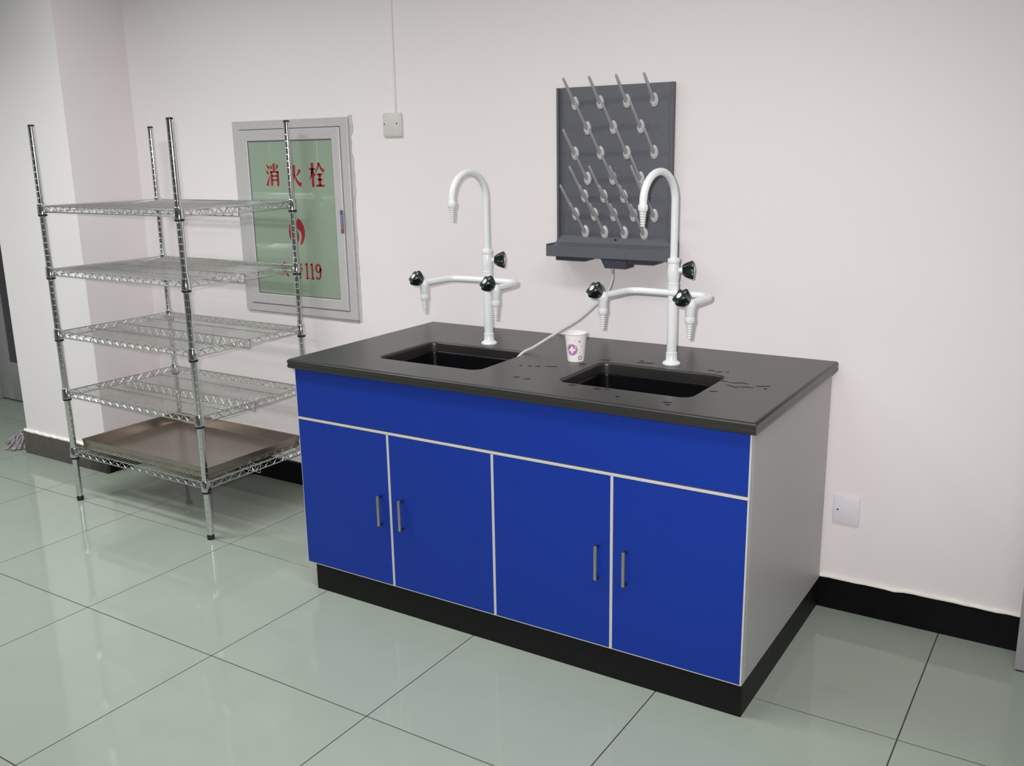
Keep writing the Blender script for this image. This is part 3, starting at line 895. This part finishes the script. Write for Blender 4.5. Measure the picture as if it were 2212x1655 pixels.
for key, x0, x1, z0, z1 in [('xiao', -1.239, -1.163, 1.309, 1.401), ('huo', -1.117, -1.036, 1.310, 1.394), ('shuan', -0.992, -0.911, 1.307, 1.402),
                            ('huo', -1.192, -1.146, 0.934, 0.997), ('jing', -1.124, -1.066, 0.930, 0.998),
                            ('one', -1.056, -1.029, 0.930, 0.997), ('one', -1.026, -0.999, 0.930, 0.997), ('nine', -0.996, -0.958, 0.929, 0.998)]:
    strokes_to_mesh(G[key], x0, x1, z0, z1).build('red_character', 'red', gp, smooth=False)
# flame emblem: two curved halves round a hollow centre
ex0, ex1, ez0, ez1 = -1.131, -1.037, 1.066, 1.180
emb = MB()
EW, EH = ex1 - ex0, ez1 - ez0
lh = [(.36, .97), (.30, .78), (.40, .62), (.36, .48), (.26, .36), (.28, .20), (.36, .02), (.16, .12), (.04, .32), (.01, .52), (.07, .74), (.20, .90)]
rh = [(.62, 1.0), (.78, .92), (.93, .74), (.99, .52), (.95, .30), (.82, .11), (.64, .02), (.72, .16), (.78, .34), (.76, .48), (.66, .56), (.58, .58), (.52, .70), (.50, .84)]
tg = [(.50, .62), (.58, .50), (.62, .36), (.60, .22), (.52, .10), (.44, .06), (.42, .20), (.46, .34), (.45, .48)]
for poly in (lh, rh, tg):
    emb.prism([(ex0 + u * EW, ez0 + v * EH) for u, v in poly], lambda u, v, w: (u, -0.0121 - w, v), 0.0003)
emb.build('flame_emblem', 'red', gp, smooth=False)

# ------------------------------------------------------------------ wall plates, conduit
def wall_plate(name, label, x0, x1, z0, z1, m, screws, grp, dep=0.010):
    t = thing(name, label, 'wall plate', ((x0 + x1) / 2, 0, z0))
    w, h = (x1 - x0) / 2, z1 - z0
    MB().box(-w, w, -dep, -0.0003, 0, h, 0.003, 3).build('cover', m, t)
    MB().box(-w + 0.006, w - 0.006, -dep - 0.0012, -dep + 0.002, 0.006, h - 0.006, 0.0008, 2).build('face', m, t)
    for sx_, sz_ in screws:
        MB().lathe([(0.0030, 0), (0.0026, 0.0012), (0.0012, 0.0014)], 12, axis_mtx((sx_ * w, -dep - 0.0008, sz_ * h), (0, -1, 0))).build('screw', 'black', t)
wall_plate('wall_plate', 'small square blank plate with two screws at the end of the wall conduit', -0.599, -0.511, 1.494, 1.581, 'plate', [(-0.78, 0.53), (0.56, 0.54)], None)
wall_plate('wall_plate', 'low white socket plate with one dark screw right of the cabinet', 1.137, 1.217, 0.289, 0.380, 'plate2', [(-0.62, 0.50)], None, 0.008)
cd = MB()
cd.box(-0.5455, -0.5365, -0.007, -0.0003, 1.5815, CEIL_Z - 0.0005, 0.002, 2)
cdo = cd.build('cable_conduit', 'wall')
tag(cdo, 'thin white cable conduit running up the wall above the square plate', 'conduit')

# ------------------------------------------------------------------ mop behind the pillar and panel at the right edge
mp = thing('mop', 'grey string mop head lying on the floor behind the pillar corner', 'mop', (-2.845, -0.262, 0))
strands = MB()
for k in range(170):
    a = random.uniform(0, 2 * PI)
    L = random.uniform(0.07, 0.155)
    hgt = random.uniform(0.03, 0.075)
    x_, y_ = math.cos(a), math.sin(a)
    sx_ = 0.75 if x_ > 0 else 1.0
    px_, py_ = random.uniform(-0.02, 0.02), random.uniform(-0.02, 0.02)
    P = [(px_, py_, hgt * 0.9 + 0.01)]
    for s in (0.3, 0.55, 0.8, 1.0):
        P.append((px_ + x_ * L * s * sx_ + random.uniform(-0.012, 0.012), py_ + y_ * L * s * 0.75 + random.uniform(-0.012, 0.012), max(0.005, hgt * (1 - s ** 2) + random.uniform(-0.006, 0.012))))
    strands.tube(smooth_path(P, 3), 0.0055, 6)
so = strands.build('mop_strands', 'mop', mp)
so['kind'] = 'stuff'
MB().lathe([(0.018, 0.055), (0.030, 0.062), (0.028, 0.082), (0.015, 0.090)], 16).build('mop_socket', 'mop', mp)

up = thing('upright_panel', 'plain grey upright panel standing against the wall at the right edge', 'panel', (1.683, -0.133, 0))
MB().box(0.0, 0.62, 0.0, 0.118, 0.006, 2.0, 0.002, 2).build('panel_body', 'greypanel', up)
MB().box(0.004, 0.616, 0.004, 0.114, 0.0, 0.0055).build('base_strip', 'darkbrown', up)
